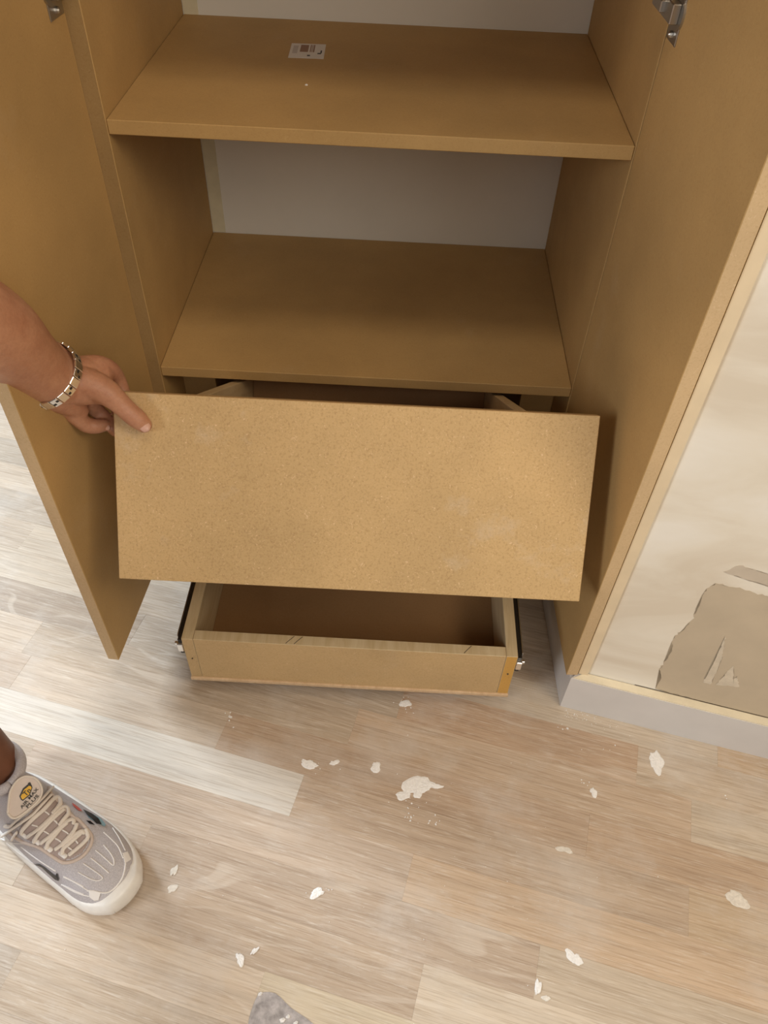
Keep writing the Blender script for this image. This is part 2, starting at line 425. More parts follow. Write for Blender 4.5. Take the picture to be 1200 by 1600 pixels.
for xs, sg in ((x0, -1), (x1, 1)):
    bm = bmesh.new()
    add_box(bm, (min(xs + sg * .0005, xs + sg * .0085), yl + .004, DZ - .048), (max(xs + sg * .0005, xs + sg * .0085), yb, DZ - .010), None, .0008)
    obj('slide_rail', bm, DARKSTEEL, dw)
    bm = bmesh.new()
    add_box(bm, (min(xs + sg * .0086, xs + sg * .0105), yl + .012, DZ - .043), (max(xs + sg * .0086, xs + sg * .0105), yb + .35, DZ - .008), None, .0008)
    obj('slide_runner', bm, STEEL, dw)
    bm = bmesh.new()
    a, c_ = sorted((xs + sg * .0005, xs + sg * .0095))
    add_box(bm, (a, yl - .001, DZ - .036), (c_, yl + .010, DZ - .016), None, .001)
    a, c_ = sorted((xs + sg * .0090, xs + sg * .0140))
    add_box(bm, (a, yl + .003, DZ - .024), (c_, yl + .008, DZ - .018), None, .0008)
    obj('slide_clip', bm, CHROME, dw)
for fx in ((.452 - .283) / .525, (.462 - .283) / .525 + .006, (.730 - .283) / .525):
    X = x0 + (x1 - x0) * fx
    bm = bmesh.new(); add_tube(bm, catmull([(X - .006, yl + .002, DZ + .0001), (X - .002, yl + .007, DZ + .0001), (X + .006, yl + .016, DZ + .0001)], 4), .0006, 6, .3, up=(0, 0, 1)); obj('pencil_mark', bm, PENCIL, dw)
for fx in (.03,): 
    bm = bmesh.new(); add_tube(bm, [(x0 + .010, yl - .0002, DZ - .055), (x0 + .010, yl - .0008, DZ - .055)], .0013, 8); obj('nail_head', bm, PENCIL, dw)
    bm = bmesh.new(); add_tube(bm, [(x1 - .009, yl - .0002, DZ - .05), (x1 - .009, yl - .0008, DZ - .05)], .0015, 8); obj('nail_head', bm, PENCIL, dw)
tag(dw, 'pulled-out pine box drawer without its front panel')

# ================================================================== upper drawer, held tilted by hand
TL = np.array([.0200, -.2385, .5494]); TR = np.array([.6600, -.2345, .5483]); BR = np.array([.6606, -.3769, .3334]); BL = np.array([.0207, -.3809, .3344])
ux = (TR - TL); PWD = np.linalg.norm(ux); ux /= PWD
uz = (TL - BL); PHT = np.linalg.norm(uz); uz = uz - (uz @ ux) * ux; uz /= np.linalg.norm(uz)
uy = np.cross(uz, ux)                                  # points back, into the cabinet
MP = Matrix([[ux[i], uy[i], uz[i], BL[i]] for i in range(3)] + [[0, 0, 0, 1]])
ud = tag(empty('drawer'), 'loose drawer with wide MDF front held tilted by hand above the lower drawer', 'drawer')
ud.matrix_world = MP
FT = .0185
box('front_panel', (0, 0, 0), (PWD, FT, PHT), MDF_F, ud, bev=.0008)
bx0, bx1 = PWD * ((301 - 193) / 745.) + .002, PWD * (830 - 193) / 745. + .006
bz1 = PHT - .004; bz0 = bz1 - .13; by1 = FT + .41
side_board('side_board', (bx0, FT, bz0), (bx0 + .017, by1, bz1), ud)
side_board('side_board', (bx1 - .017, FT, bz0), (bx1, by1, bz1), ud)
side_board('front_board', (bx0 + .0175, FT + .0003, bz0), (bx1 - .0175, FT + .017, bz1 - .004), ud)
box('back_board', (bx0 + .0175, by1 - .017, bz0), (bx1 - .0175, by1, bz1), BOTTOM, ud)
box('bottom_board', (bx0, FT + .0003, bz0 - .006), (bx1, by1, bz0), BOTTOM, ud)
for xs in (bx0 - .0045, bx1 + .0005):
    box('slide_rail', (xs, FT + .01, bz0 + .05), (xs + .004, by1, bz0 + .085), STEEL, ud)

# ================================================================== sticker and crumbs on the upper shelf
def shelf_pt(u, v, z=Z1): return at(u, v, 2, z)
q = [shelf_pt(*p) for p in ((455, 68), (508.5, 70), (504.5, 93.5), (450, 90.5))]
qx = (q[1] - q[0]); qL = np.linalg.norm(qx); qx /= qL; qy = np.cross([0, 0, 1], qx); qW = abs((q[0] - q[3]) @ qy)
lb = tag(empty('sticker_label'), 'small white printed label lying flat on the upper shelf', 'label')
lb.matrix_world = Matrix([[qx[i], qy[i], (0, 0, 1)[i], q[3][i]] for i in range(3)] + [[0, 0, 0, 1]])
LBL = plain('label_paper', (.74, .70, .66), .5, 0, .4); INK = plain('label_ink', (.035, .03, .03), .6); INK2 = plain('label_ink_brown', (.30, .17, .11), .6)
box('paper', (0, 0, .0002), (qL, qW, .0006), LBL, lb, bev=.0001)
def lbx(name, x, y, x2, y2, mat): box(name, (x * qL, y * qW, .0006), (x2 * qL, y2 * qW, .0008), mat, lb, bev=0)
lbx('print_block', .29, .42, .52, .90, INK2)
for i, (a, c_) in enumerate(((.57, .60), (.62, .64), (.66, .70))): lbx('print_line', a, .42, c_, .92, INK2)
lbx('print_mark', .52, .14, .60, .22, INK); lbx('print_mark', .80, .30, .90, .37, INK); lbx('print_mark', .88, .36, .92, .55, INK)
lbx('print_line', .08, .30, .22, .84, plain('label_grey', (.55, .5, .47), .6))

def blob_bm(bm, c, rx, ry, ang, h, seed, n=22, rough=.28, up=(0, 0, 1)):
    rr = random.Random(seed); c = Vector(c)
    ph = [rr.uniform(0, 6.28) for _ in range(5)]; am = [rr.uniform(.4, 1) / (j_ + 1) ** .9 for j_ in range(5)]
    rim = []; mid = []
    for i in range(n):
        a = 2 * math.pi * i / n
        k = 1 + rough * sum(am[j] * math.sin((j + 1) * a + ph[j]) for j in range(5)) / 1.5 + rr.uniform(-.09, .09)
        x, y = math.cos(a) * rx * k, math.sin(a) * ry * k
        X = x * math.cos(ang) - y * math.sin(ang); Y = x * math.sin(ang) + y * math.cos(ang)
        rim.append((X, Y))
    A = [bm.verts.new(c + Vector((x, y, 0))) for x, y in rim]
    B = [bm.verts.new(c + Vector((x * .86, y * .86, h * rr.uniform(.6, 1)))) for x, y in rim]
    C_ = [bm.verts.new(c + Vector((x * .45, y * .45, h * rr.uniform(.7, 1.4)))) for x, y in rim]
    t = bm.verts.new(c + Vector((0, 0, h * 1.1)))
    bm.faces.new(A[::-1])
    for i in range(n):
        j = (i + 1) % n
        bm.faces.new([A[i], A[j], B[j], B[i]]); bm.faces.new([B[i], B[j], C_[j], C_[i]]); bm.faces.new([C_[i], C_[j], t])
c = shelf_pt(479, 133); bm = bmesh.new(); blob_bm(bm, (0, 0, 0), .0022, .0016, 0, .0012, 5)
tag(obj('plaster_crumb', bm, PLASTER_SPOT, loc=tuple(c)), 'tiny white plaster crumb on the upper shelf in front of the label', 'crumb')

# ================================================================== plaster spots on the floor
G = 'dried plaster spots on the oak floor'
spots = [  # px, py, rx mm, ry mm, angle deg, h mm, label
    (483, 1192, 16, 8, -20, 1.2, 'jagged white plaster spot left of its smaller twin, nearest the drawer among the middle spots'),
    (521, 1191, 8, 5, 15, 1.0, 'small white plaster spot between the jagged spot and the round spot'),
    (588, 1196, 10, 9, 40, 1.3, 'round white plaster spot in the middle of the floor'),
    (652, 1233, 26, 17, 25, 1.2, 'largest white plaster splash on the floor, in front of the drawer'),
    (1025, 1188, 13, 22, -12, 1.2, 'tall oval plaster smear on the floor in front of the right skirting'),
    (927, 1238, 6, 9, 0, 1.2, 'small white plaster drop between the large splash and the oval smear'),
    (884, 1329, 14, 5, -8, .6, 'thin flat plaster streak at a strip joint, below the small white drop'),
    (1148, 1402, 17, 13, -20, .8, 'pale oval plaster smear at the right edge of the floor'),
    (899, 1496, 13, 9, -40, 1.0, 'wedge-shaped white plaster smear near the bottom of the floor, right of centre'),
    (840, 1544, 5, 11, -20, 1.4, 'upright white plaster drip beside the end of a strip at the bottom'),
    (853, 1558, 6, 4, 0, .7, 'pale plaster dab right beside the upright drip'),
    (374, 1499, 6, 9, 10, 1.5, 'thick white plaster crumb below and right of the sneaker'),
    (397, 1487, 3, 8, -40, 1.2, 'sliver of white plaster beside the thick crumb'),
    (497, 1393, 12, 7, 20, 1.3, 'ragged white plaster crumb right of the sneaker toe and its shadow'),
    (272, 1362, 5, 9, -15, .8, 'faint upper plaster dab in front of the sneaker toe'),
    (268, 1390, 8, 6, 10, .9, 'faint lower plaster dab in front of the sneaker toe'),
    (635, 1101, 12, 7, 20, 1.0, 'scattered plaster crumbs just under the lower drawer front'),
]
for i, (u, v, rx, ry, an, h, lab) in enumerate(spots):
    p = at(u, v, 2, .0003)
    bm = bmesh.new(); blob_bm(bm, (0, 0, 0), rx / 1000 * .88, ry / 1000 * .88, math.radians(an), h / 1000 * .7, 40 + i, 30, rough=.62)
    if rx == 26: blob_bm(bm, (.022, .008, 0), .020, .006, -.1, .0008, 77, 26, .5); blob_bm(bm, (-.018, -.010, 0), .012, .008, .4, .0008, 78, 24, .6)
    tag(obj('plaster_spot', bm, PLASTER_SPOT if h >= 1 else PLASTER_THIN, loc=tuple(p)), lab, 'plaster spot', G)
# dust and crumbs: uncountable
bm = bmesh.new(); rr = random.Random(3); k = 0
def crumbs(u, v, su, sv, n, r0, r1):
    global k
    for _ in range(n):
        p = at(rr.gauss(u, su), rr.gauss(v, sv), 2, .0003); r = rr.uniform(r0, r1) / 1000
        blob_bm(bm, p, r, r * rr.uniform(.5, 1), rr.uniform(0, 3), r * .5, 100 + k, 7); k += 1
crumbs(900, 1118, 16, 4, 40, .4, 1.1); crumbs(945, 1132, 20, 4, 22, .4, .9)
crumbs(637, 1272, 5, 8, 8, .8, 2.2); crumbs(680, 1282, 6, 4, 6, .8, 2.2); crumbs(655, 1250, 30, 18, 12, .5, 1.2)
crumbs(635, 1101, 12, 7, 12, .6, 1.6); crumbs(878, 1137, 5, 4, 4, .8, 2.2); crumbs(1137, 1244, 3, 2, 2, .8, 1.6)
crumbs(912, 1222, 5, 4, 5, .7, 1.6); crumbs(497, 1395, 12, 6, 8, .5, 1.4); crumbs(500, 1195, 25, 8, 10, .4, 1.2)
crumbs(600, 1350, 300, 130, 60, .3, .9); crumbs(930, 1168, 60, 10, 5, .6, 1.4); crumbs(358, 1118, 6, 8, 8, .8, 2)
tag(obj('plaster_dust', bm, PLASTER_SPOT), 'fine white plaster crumbs scattered over the oak floor', 'dust', kind='stuff')
# grey filler-filled knot at the bottom
KN = plain('knot_filler', (.40, .37, .37), .35, 0, .6, .35, 90, .8)
bm = bmesh.new()
P = [at(u, v, 2, .0002) for u, v in [(405, 1551), (430, 1552), (455, 1575), (480, 1592), (500, 1612), (480, 1630), (392, 1630), (388, 1600), (396, 1570)]]
P = catmull(P + [P[0]], 3)[:-1]
add_prism(bm, [tuple(p) for p in P], (0, 0, .0006))
kn = tag(obj('resin_patch', bm, KN), 'grey resin-like patch on the pale oak strip at the bottom edge', 'patch')
for i, (u, v, r) in enumerate([(441, 1594, 4), (450, 1588, 3), (407, 1553, 3), (462, 1598, 3)]):
    bm = bmesh.new(); blob_bm(bm, at(u, v, 2, .0008), r / 1000, r / 1400, .5, .0012, 60 + i); obj('white_fleck', bm, PLASTER_SPOT, kn)

# ================================================================== person: forearm and hand, ankle
SK, nt, b = new_mat('skin')
v = objvec(nt, False)
c1 = ramp(nt, noise(nt, v, 30, 5, .65), [(.3, (.44, .20, .115)), (.7, (.56, .29, .175))])
c2 = ramp(nt, noise(nt, v, 260, 3, .7), [(.35, (.82, .78, .75)), (.6, (1, 1, 1))])
nt.links.new(mix(nt, .5, c1, c2, 'MULTIPLY'), b.inputs['Base Color'])
b.inputs['Roughness'].default_value = .5; b.inputs['Subsurface Weight'].default_value = .12; b.inputs['Subsurface Radius'].default_value = (.012, .004, .002)
b.inputs['Subsurface Scale'].default_value = .5
bump(nt, b, noise(nt, v, 220, 4, .7), .30, .0012)
SKD = plain('ankle_skin_shaded', (.16, .065, .035), .5, 0, .4, .15, 40, .2)  # ankle skin tone with the shade put into the colour
NAIL = plain('nail', (.66, .40, .31), .28, 0, .5)

PN = -uy
def pp(u, v, off): return on(u, v, TL + PN * off, PN)
def chain(bm, nodes, n=5, seg=14):
    """nodes (u, v, off, radius) -> smooth tapered tube"""
    P = [np.array([*pp(u, v, o_), r]) for u, v, o_, r in nodes]
    Q = catmull(P, n)
    add_tube(bm, [q_[:3] for q_ in Q], [max(.004, q_[3]) for q_ in Q], seg)
def remeshed(name, bm, mat, parent, vox, smooth_it=4):
    me = bpy.data.meshes.new('tmp'); bm.to_mesh(me); bm.free()
    o = bpy.data.objects.new('tmp', me); COL.objects.link(o)
    md = o.modifiers.new('r', 'REMESH'); md.mode = 'VOXEL'; md.voxel_size = vox
    ms = o.modifiers.new('s', 'SMOOTH'); ms.factor = .5; ms.iterations = smooth_it
    dg = bpy.context.evaluated_depsgraph_get(); dg.update()
    me2 = bpy.data.meshes.new_from_object(o.evaluated_get(dg))
    bpy.data.objects.remove(o); me2.name = name
    for p in me2.polygons: p.use_smooth = True
    me2.materials.clear(); me2.materials.append(mat)
    o2 = bpy.data.objects.new(name, me2); link(o2, parent); return o2

person = tag(empty('person', (-.12, -.45, 0)), 'person at the left reaching a bare forearm in to grip the tilted drawer front', 'person')
bpy.context.view_layer.update()
bm = bmesh.new()
# forearm and palm
def chain3(bm, nodes, n=5, seg=20): 
    Q = catmull([np.array(q_, float) for q_ in nodes], n); add_tube(bm, [q_[:3] for q_ in Q], [max(.004, q_[3]) for q_ in Q], seg)
def P4(u, v, o_, r_): return [*pp(u, v, o_), r_]
ELB = [-.088, -.425, .830]; SHL = [-.37, -.435, .985]; SHR = [-.40, -.745, .985]
chain3(bm, [[*ELB, .044], [-.066, -.395, .785, .0505], P4(-16, 514, .175, .0475), P4(38, 560, .100, .0415), P4(80, 590, .048, .0355), P4(104, 597, .024, .0315)], 6, 24)
chain3(bm, [[*SHL, .062], [-.28, -.432, .935, .054], [-.18, -.428, .880, .048], [*ELB, .044]])
# torso, neck and head
TOR = [[-.62, -.605, .745, .135], [-.575, -.60, .84, .128], [-.51, -.59, .92, .140], [-.435, -.59, .985, .130], [-.385, -.59, 1.03, .085]]
chain3(bm, TOR, 6, 28)
chain3(bm, [[-.37, -.47, .985, .075], [-.385, -.59, 1.0, .09], [-.40, -.71, .985, .075]], 5, 24)
chain3(bm, [[-.385, -.59, 1.03, .070], [-.335, -.588, 1.085, .056], [-.295, -.588, 1.12, .058]])
HC = np.array([-.235, -.59, 1.165]); HF = np.array([.70, 0, -.71]); HU = np.array([.71, 0, .70]); HS = np.array([0, 1.0, 0])
def hp(f_, u_, s_): return list(HC + HF * f_ + HU * u_ + HS * s_)
chain3(bm, [[*hp(-.020, .035, 0), .078], [*hp(.005, .0, 0), .076], [*hp(.020, -.045, 0), .060], [*hp(.030, -.085, 0), .038]], 6, 28)
chain3(bm, [[*hp(.076, .012, 0), .009], [*hp(.090, -.018, 0), .013], [*hp(.088, -.030, 0), .012]], 4, 14)
for s_ in (-1, 1):
    chain3(bm, [[*hp(-.004, .016, .074 * s_), .010], [*hp(-.006, -.006, .079 * s_), .011], [*hp(.0, -.026, .074 * s_), .008]], 4, 12)
chain3(bm, [[*hp(.074, -.056, -.018), .007], [*hp(.080, -.056, 0), .008], [*hp(.074, -.056, .018), .007]], 3, 10)
# other arm, hand resting on the knee
chain3(bm, [[*SHR, .062], [-.35, -.81, .86, .050], [-.30, -.865, .735, .043], [-.285, -.845, .63, .040], [-.275, -.82, .555, .030]])
chain3(bm, [[-.275, -.82, .555, .030], [-.262, -.815, .520, .032], [-.252, -.812, .500, .028]])
for k_ in range(4):
    chain3(bm, [[-.255, -.840 + .018 * k_, .505, .0125], [-.238, -.846 + .021 * k_, .478, .0105], [-.236, -.848 + .022 * k_, .445 + .004 * abs(k_ - 1.5), .0085]], 4, 12)
chain3(bm, [[-.268, -.79, .53, .017], [-.262, -.765, .505, .013], [-.262, -.758, .475, .010]], 4, 12)
# legs (bent at hip and knee)
LA = np.array([-.0643, -.6178, 0]); la = math.radians(-35.0)
def fl(x, y, z): return [LA[0] + math.cos(la) * x - math.sin(la) * y, LA[1] + math.sin(la) * x + math.cos(la) * y, z]
chain3(bm, [[-.61, -.515, .74, .098], [-.45, -.500, .60, .080], [*fl(-.25, -.012, .475), .060], [*fl(-.225, -.012, .36), .058], [*fl(-.175, -.012, .22), .043], [*fl(-.130, -.011, .12), .036], [*fl(-.118, -.010, .085), .028]], 6, 26)
chain3(bm, [[-.61, -.695, .74, .098], [-.46, -.755, .615, .080], [-.30, -.815, .475, .060], [-.345, -.835, .34, .057], [-.395, -.85, .20, .042], [-.43, -.86, .09, .036], [-.43, -.86, .045, .034]], 6, 26)
chain3(bm, [[-.455, -.860, .036, .034], [-.38, -.88, .038, .036], [-.30, -.90, .030, .034], [-.25, -.91, .024, .026]], 5, 22)
chain(bm, [(70, 560, .05, .026), (105, 583, .022, .0255), (135, 585, .006, .023), (155, 584, -.004, .019)], 5, 18)
chain(bm, [(70, 606, .05, .026), (95, 618, .025, .024), (112, 630, .010, .019), (122, 640, .0, .014)], 5, 18)
chain(bm, [(95, 598, .032, .027), (128, 604, .022, .0245), (150, 607, .018, .021), (170, 614, .018, .017)], 5, 18)
# thumb
chain(bm, [(118, 596, .028, .022), (150, 604, .026, .0195), (173, 618, .0225, .0165), (190, 633, .018, .0138), (204, 646, .0155, .0133), (216, 656, .0120, .0128), (225, 664, .0095, .0105)], 5, 18)
# index finger, knuckle arched over the top corner, pad pressed on the back face
chain(bm, [(125, 580, .006, .020), (152, 574, -.004, .0165), (172, 578, -.016, .0125), (184, 592, -.032, .0105), (192, 612, -.036, .0098), (200, 634, -.0325, .0092)], 5, 14)
# middle
chain(bm, [(120, 592, .0, .020), (146, 594, -.014, .0155), (164, 606, -.034, .0115), (176, 624, -.042, .0102), (190, 648, -.036, .0095)], 5, 14)
# ring, bends under and in behind the panel edge
chain(bm, [(112, 612, -.002, .019), (134, 622, -.020, .0145), (150, 640, -.034, .0112), (164, 654, -.038, .0102), (180, 672, -.034, .0092)], 5, 14)
# little finger curled in front of the ring finger
chain(bm, [(100, 622, .014, .020), (112, 641, .004, .0142), (124, 655, -.006, .0118), (136, 664, -.014, .0110), (150, 666, -.020, .0104), (163, 664, -.026, .0088)], 5, 14)
bmesh.ops.recalc_face_normals(bm, faces=bm.faces)
arm = remeshed('body', bm, SK, person, .0019, 5)
arm.matrix_parent_inverse = person.matrix_world.inverted()
# nails
def nail(u, v, off, du, dv, L, Wd, nrm_off=.0):
    c = pp(u, v, off); t = pp(u + du, v + dv, off) - c; t /= np.linalg.norm(t)
    n_ = CAM_C - c; n_ /= np.linalg.norm(n_); n_ = n_ - (n_ @ t) * t; n_ /= np.linalg.norm(n_); s_ = np.cross(t, n_)
    bm = bmesh.new(); rows = []
    for i in range(7):
        a = -1 + 2 * i / 6; rows.append([])
        for j in range(9):
            b_ = -1 + 2 * j / 8
            sx = math.sqrt(max(0, 1 - abs(a) ** 3.2)) if a > 0 else math.sqrt(max(0, 1 - abs(a) ** 4))
            p = c + t * a * L + s_ * b_ * Wd * max(.25, sx) - n_ * (Wd * .42 * b_ * b_ + .0007 * a * a)
            rows[-1].append(bm.verts.new(Vector(p)))
    for i in range(6):
        for j in range(8): bm.faces.new([rows[i][j], rows[i + 1][j], rows[i + 1][j + 1], rows[i][j + 1]])
    r = bmesh.ops.extrude_face_region(bm, geom=list(bm.faces)); 
    for v_ in [g for g in r['geom'] if isinstance(g, bmesh.types.BMVert)]: v_.co -= Vector(n_) * .0012
    o = obj('fingernail', bm, NAIL, person, True); o.matrix_parent_inverse = person.matrix_world.inverted(); return o
nail(225.5, 666, .0196, 10, 9, .0078, .0068)
nail(167, 668, -.0195, 10, 1, .0040, .0036)

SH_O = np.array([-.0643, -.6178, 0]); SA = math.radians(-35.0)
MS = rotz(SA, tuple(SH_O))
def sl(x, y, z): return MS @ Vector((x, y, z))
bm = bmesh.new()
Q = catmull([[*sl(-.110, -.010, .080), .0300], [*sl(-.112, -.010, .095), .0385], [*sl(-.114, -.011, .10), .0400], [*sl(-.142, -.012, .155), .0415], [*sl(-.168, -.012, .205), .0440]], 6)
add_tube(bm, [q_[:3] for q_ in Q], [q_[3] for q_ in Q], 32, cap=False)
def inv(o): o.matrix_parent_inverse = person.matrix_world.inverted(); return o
inv(obj('ankle_shade_sleeve', bm, SKD, person, True))  # dark sleeve over the ankle, stands in for shaded bare skin
SHIRT = plain('shirt_fabric', (.22, .23, .25), .85, 0, .2, .05, 300, .2); SHORT = plain('shorts_fabric', (.05, .055, .07), .85, 0, .2, .05, 300, .2); HAIR = plain('hair', (.03, .02, .014), .6, 0, .4, .2, 400, .8)
bm = bmesh.new()
chain3(bm, [[a_, b_, c_, d_ + .010] for a_, b_, c_, d_ in TOR[:4]], 6, 28)
chain3(bm, [[-.37, -.46, .985, .086], [-.385, -.59, 1.0, .098], [-.40, -.72, .985, .086]], 5, 24)
chain3(bm, [[*SHL, .075], [-.28, -.432, .935, .068], [-.235, -.431, .910, .066]], 5, 24)
chain3(bm, [[*SHR, .075], [-.365, -.79, .90, .066], [-.345, -.815, .85, .062]], 5, 24)
inv(remeshed('shirt', bm, SHIRT, person, .006, 4))
bm = bmesh.new()
chain3(bm, [[-.62, -.605, .735, .150], [-.60, -.60, .80, .145]], 5, 28)
chain3(bm, [[-.61, -.515, .74, .115], [-.45, -.500, .60, .098], [*fl(-.30, -.012, .51), .084]], 5, 26)
chain3(bm, [[-.61, -.695, .74, .115], [-.46, -.755, .615, .098], [-.34, -.80, .51, .084]], 5, 26)
inv(remeshed('shorts', bm, SHORT, person, .006, 4))
bm = bmesh.new()
chain3(bm, [[*hp(-.038, .046, 0), .078], [*hp(-.032, .020, 0), .078], [*hp(-.026, -.020, 0), .066]], 6, 28)
inv(remeshed('hair', bm, HAIR, person, .004, 3))
for s_ in (-1, 1):
    bm = bmesh.new(); add_tube(bm, [hp(.072, .006, .030 * s_), hp(.075, .006, .030 * s_)], .0085, 14); inv(obj('eye', bm, PENCIL, person, True))

# ================================================================== bracelet
br = tag(empty('bracelet'), 'polished steel link bracelet around the left wrist above the hand', 'bracelet')
bc = pp(75, 586, .050); axis = pp(104, 598, .020) - pp(45, 556, .085); axis /= np.linalg.norm(axis)
# ring frame: e1 roughly image-vertical-ish, e2 towards the camera
vdir = CAM_C - bc; vdir /= np.linalg.norm(vdir)
e2 = vdir - (vdir @ axis) * axis; e2 /= np.linalg.norm(e2); e1 = np.cross(axis, e2)
R1, R2 = .0425, .0400; NL = 24
SLOT = plain('bracelet_slot', (.02, .018, .016), .5)
for i in range(NL):
    a = 2 * math.pi * i / NL
    p = bc + e1 * math.cos(a) * R1 + e2 * math.sin(a) * R2
    rad = e1 * math.cos(a) / R1 + e2 * math.sin(a) / R2; rad /= np.linalg.norm(rad)
    tan = np.cross(axis, rad)
    Mx = Matrix([[tan[k_], axis[k_], rad[k_], p[k_]] for k_ in range(3)] + [[0, 0, 0, 1]])
    Lh = math.pi * R1 / NL * .93
    bm = bmesh.new(); add_box(bm, (-Lh, -.0075, -.0012), (Lh, .0075, .0018), None, .0006)
    o = obj('link', bm, CHROME, br, True); o.matrix_world = Mx
    for p_ in o.data.polygons: p_.use_smooth = False
    if i % 2 == 0:
        bm = bmesh.new(); add_box(bm, (-Lh * .9, -.0035, .0014), (-Lh * .2, .0000, .0021)); add_box(bm, (Lh * .2, .0006, .0014), (Lh * .9, .0038, .0021))
        s = obj('slot', bm, SLOT, o)

# ================================================================== sneaker
shoe = tag(empty('sneaker', tuple(SH_O), SA), 'pale grey and white running shoe with cream laces on the oak floor', 'shoe')
bpy.context.view_layer.update()
def lin(x, xs, ys): return float(np.interp(x, xs, ys))
XS = [-.146, -.135, -.11, -.07, -.02, .03, .07, .10, .125, .138, .146]
WX = np.linspace(-.150, .150, 241)
WY = np.interp(WX, XS, [.012, .028, .042, .049, .0520, .0535, .0530, .0500, .0420, .032, .016])
for _ in range(3): WY = np.convolve(np.pad(WY, 8, 'edge'), np.ones(17) / 17, 'valid')
CYV = np.interp(WX, [-.146, -.07, -.01, .06, .146], [-.014, -.012, -.007, .000, -.002])
for _ in range(2): CYV = np.convolve(np.pad(CYV, 10, 'edge'), np.ones(21) / 21, 'valid')
def wid(x):   # half width of the sole
    return float(np.interp(x, WX, WY))
def cy(x): return float(np.interp(x, WX, CYV))
def top(x): return lin(x, [-.146, -.13, -.09, -.055, -.02, .03, .067, .10, .125, .138, .146], [.090, .098, .104, .110, .105, .086, .071, .062, .050, .038, .026])
def upper_pt(x, t):   # t in [-1,1]
    wv = wid(x) * .955; hz_ = top(x); z0 = .020
    a = t * math.pi / 2
    ex = .72 if x > .02 else .80
    y = math.copysign(abs(math.sin(a)) ** ex, t) * wv
    narrow = lin(x, [-.14, -.05, .05], [.62, .55, 0])
    zz = math.cos(a) ** .80 if abs(t) < 1 else 0
    y *= (1 - narrow * zz * .75)
    return (x, y + cy(x), z0 + (hz_ - z0) * zz)
MESH, nt, b = new_mat('sneaker_mesh_fabric')
v = objvec(nt, False)
f = N(nt, 'ShaderNodeTexVoronoi'); f.inputs['Scale'].default_value = 620; nt.links.new(v, f.inputs['Vector'])
cc_ = ramp(nt, f.outputs['Distance'], [(.1, (.58, .55, .57)), (.6, (.45, .425, .45))])
nt.links.new(cc_, b.inputs['Base Color']); b.inputs['Roughness'].default_value = .6; bump(nt, b, f.outputs['Distance'], .25, .0006)
SOLE = plain('sneaker_sole', (.84, .82, .79), .4, 0, .5, .05, 60, .05)
LACE = plain('sneaker_lace', (.76, .69, .62), .7, 0, .3, .06, 700, .4)
TPU = plain('sneaker_white_line', (.82, .79, .77), .35)
EYE = plain('sneaker_eyestay', (.60, .50, .44), .55, 0, .4, .04, 200, .1)
TONG = plain('sneaker_tongue', (.40, .32, .30), .7, 0, .3, .06, 500, .4)
BLK = plain('black_print', (.012, .012, .014), .4); YEL = plain('yellow_print', (.80, .46, .03), .45)
RED = plain('red_print', (.55, .08, .06), .45); BLU = plain('blue_print', (.22, .36, .42), .45)
nx = 60; nt2 = 28
bm = bmesh.new(); g = []
for i in range(nx + 1):
    x = -.1455 + .2905 * (0.5 - .5 * math.cos(math.pi * i / nx)); g.append([bm.verts.new(upper_pt(x, -1 + 2 * j / nt2)) for j in range(nt2 + 1)])
for i in range(nx):
    for j in range(nt2): bm.faces.new([g[i][j], g[i + 1][j], g[i + 1][j + 1], g[i][j + 1]])
for row in (g[0], g[-1]): bm.faces.new(row)
bmesh.ops.remove_doubles(bm, verts=bm.verts, dist=.0002)
up_o = obj('upper', bm, MESH, shoe, True)
# sole: lofted rounded outline, toe bumper rises
bm = bmesh.new(); prof = [(0, .90), (.002, .97), (.010, 1.035), (.020, 1.03), (.027, .985), (.030, .93)]
no = 80; rings = []
def outline(k_):
    a = 2 * math.pi * k_ / no
    x = .146 * math.cos(a); 
    x = math.copysign(abs(math.cos(a)) ** .9, math.cos(a)) * .1475
    wv = wid(max(-.145, min(.145, x)))
    # smooth end rounding
    wv = max(.012, wv) * min(1, abs(math.sin(a)) * 3.5) if abs(math.sin(a)) < .3 else wv
    return x, math.copysign(wv, math.sin(a)) + cy(x)
for (z, s) in prof:
    ring = []
    for k_ in range(no):
        x, y = outline(k_); rise = lin(x, [-.146, .05, .12, .147], [1.0, 1.0, 1.25, 1.5]); lift = lin(x, [.10, .147], [0, .006])
        ring.append(bm.verts.new((x * (1 + (s - 1) * .35), cy(x) + (y - cy(x)) * s, z * rise + lift * (1 - z / .03 * .3))))
    rings.append(ring)
for a, c_ in zip(rings[:-1], rings[1:]):
    for k_ in range(no): bm.faces.new([a[k_], a[(k_ + 1) % no], c_[(k_ + 1) % no], c_[k_]])
bm.faces.new(rings[0][::-1]); bm.faces.new(rings[-1])
so = obj('sole', bm, SOLE, shoe, True)
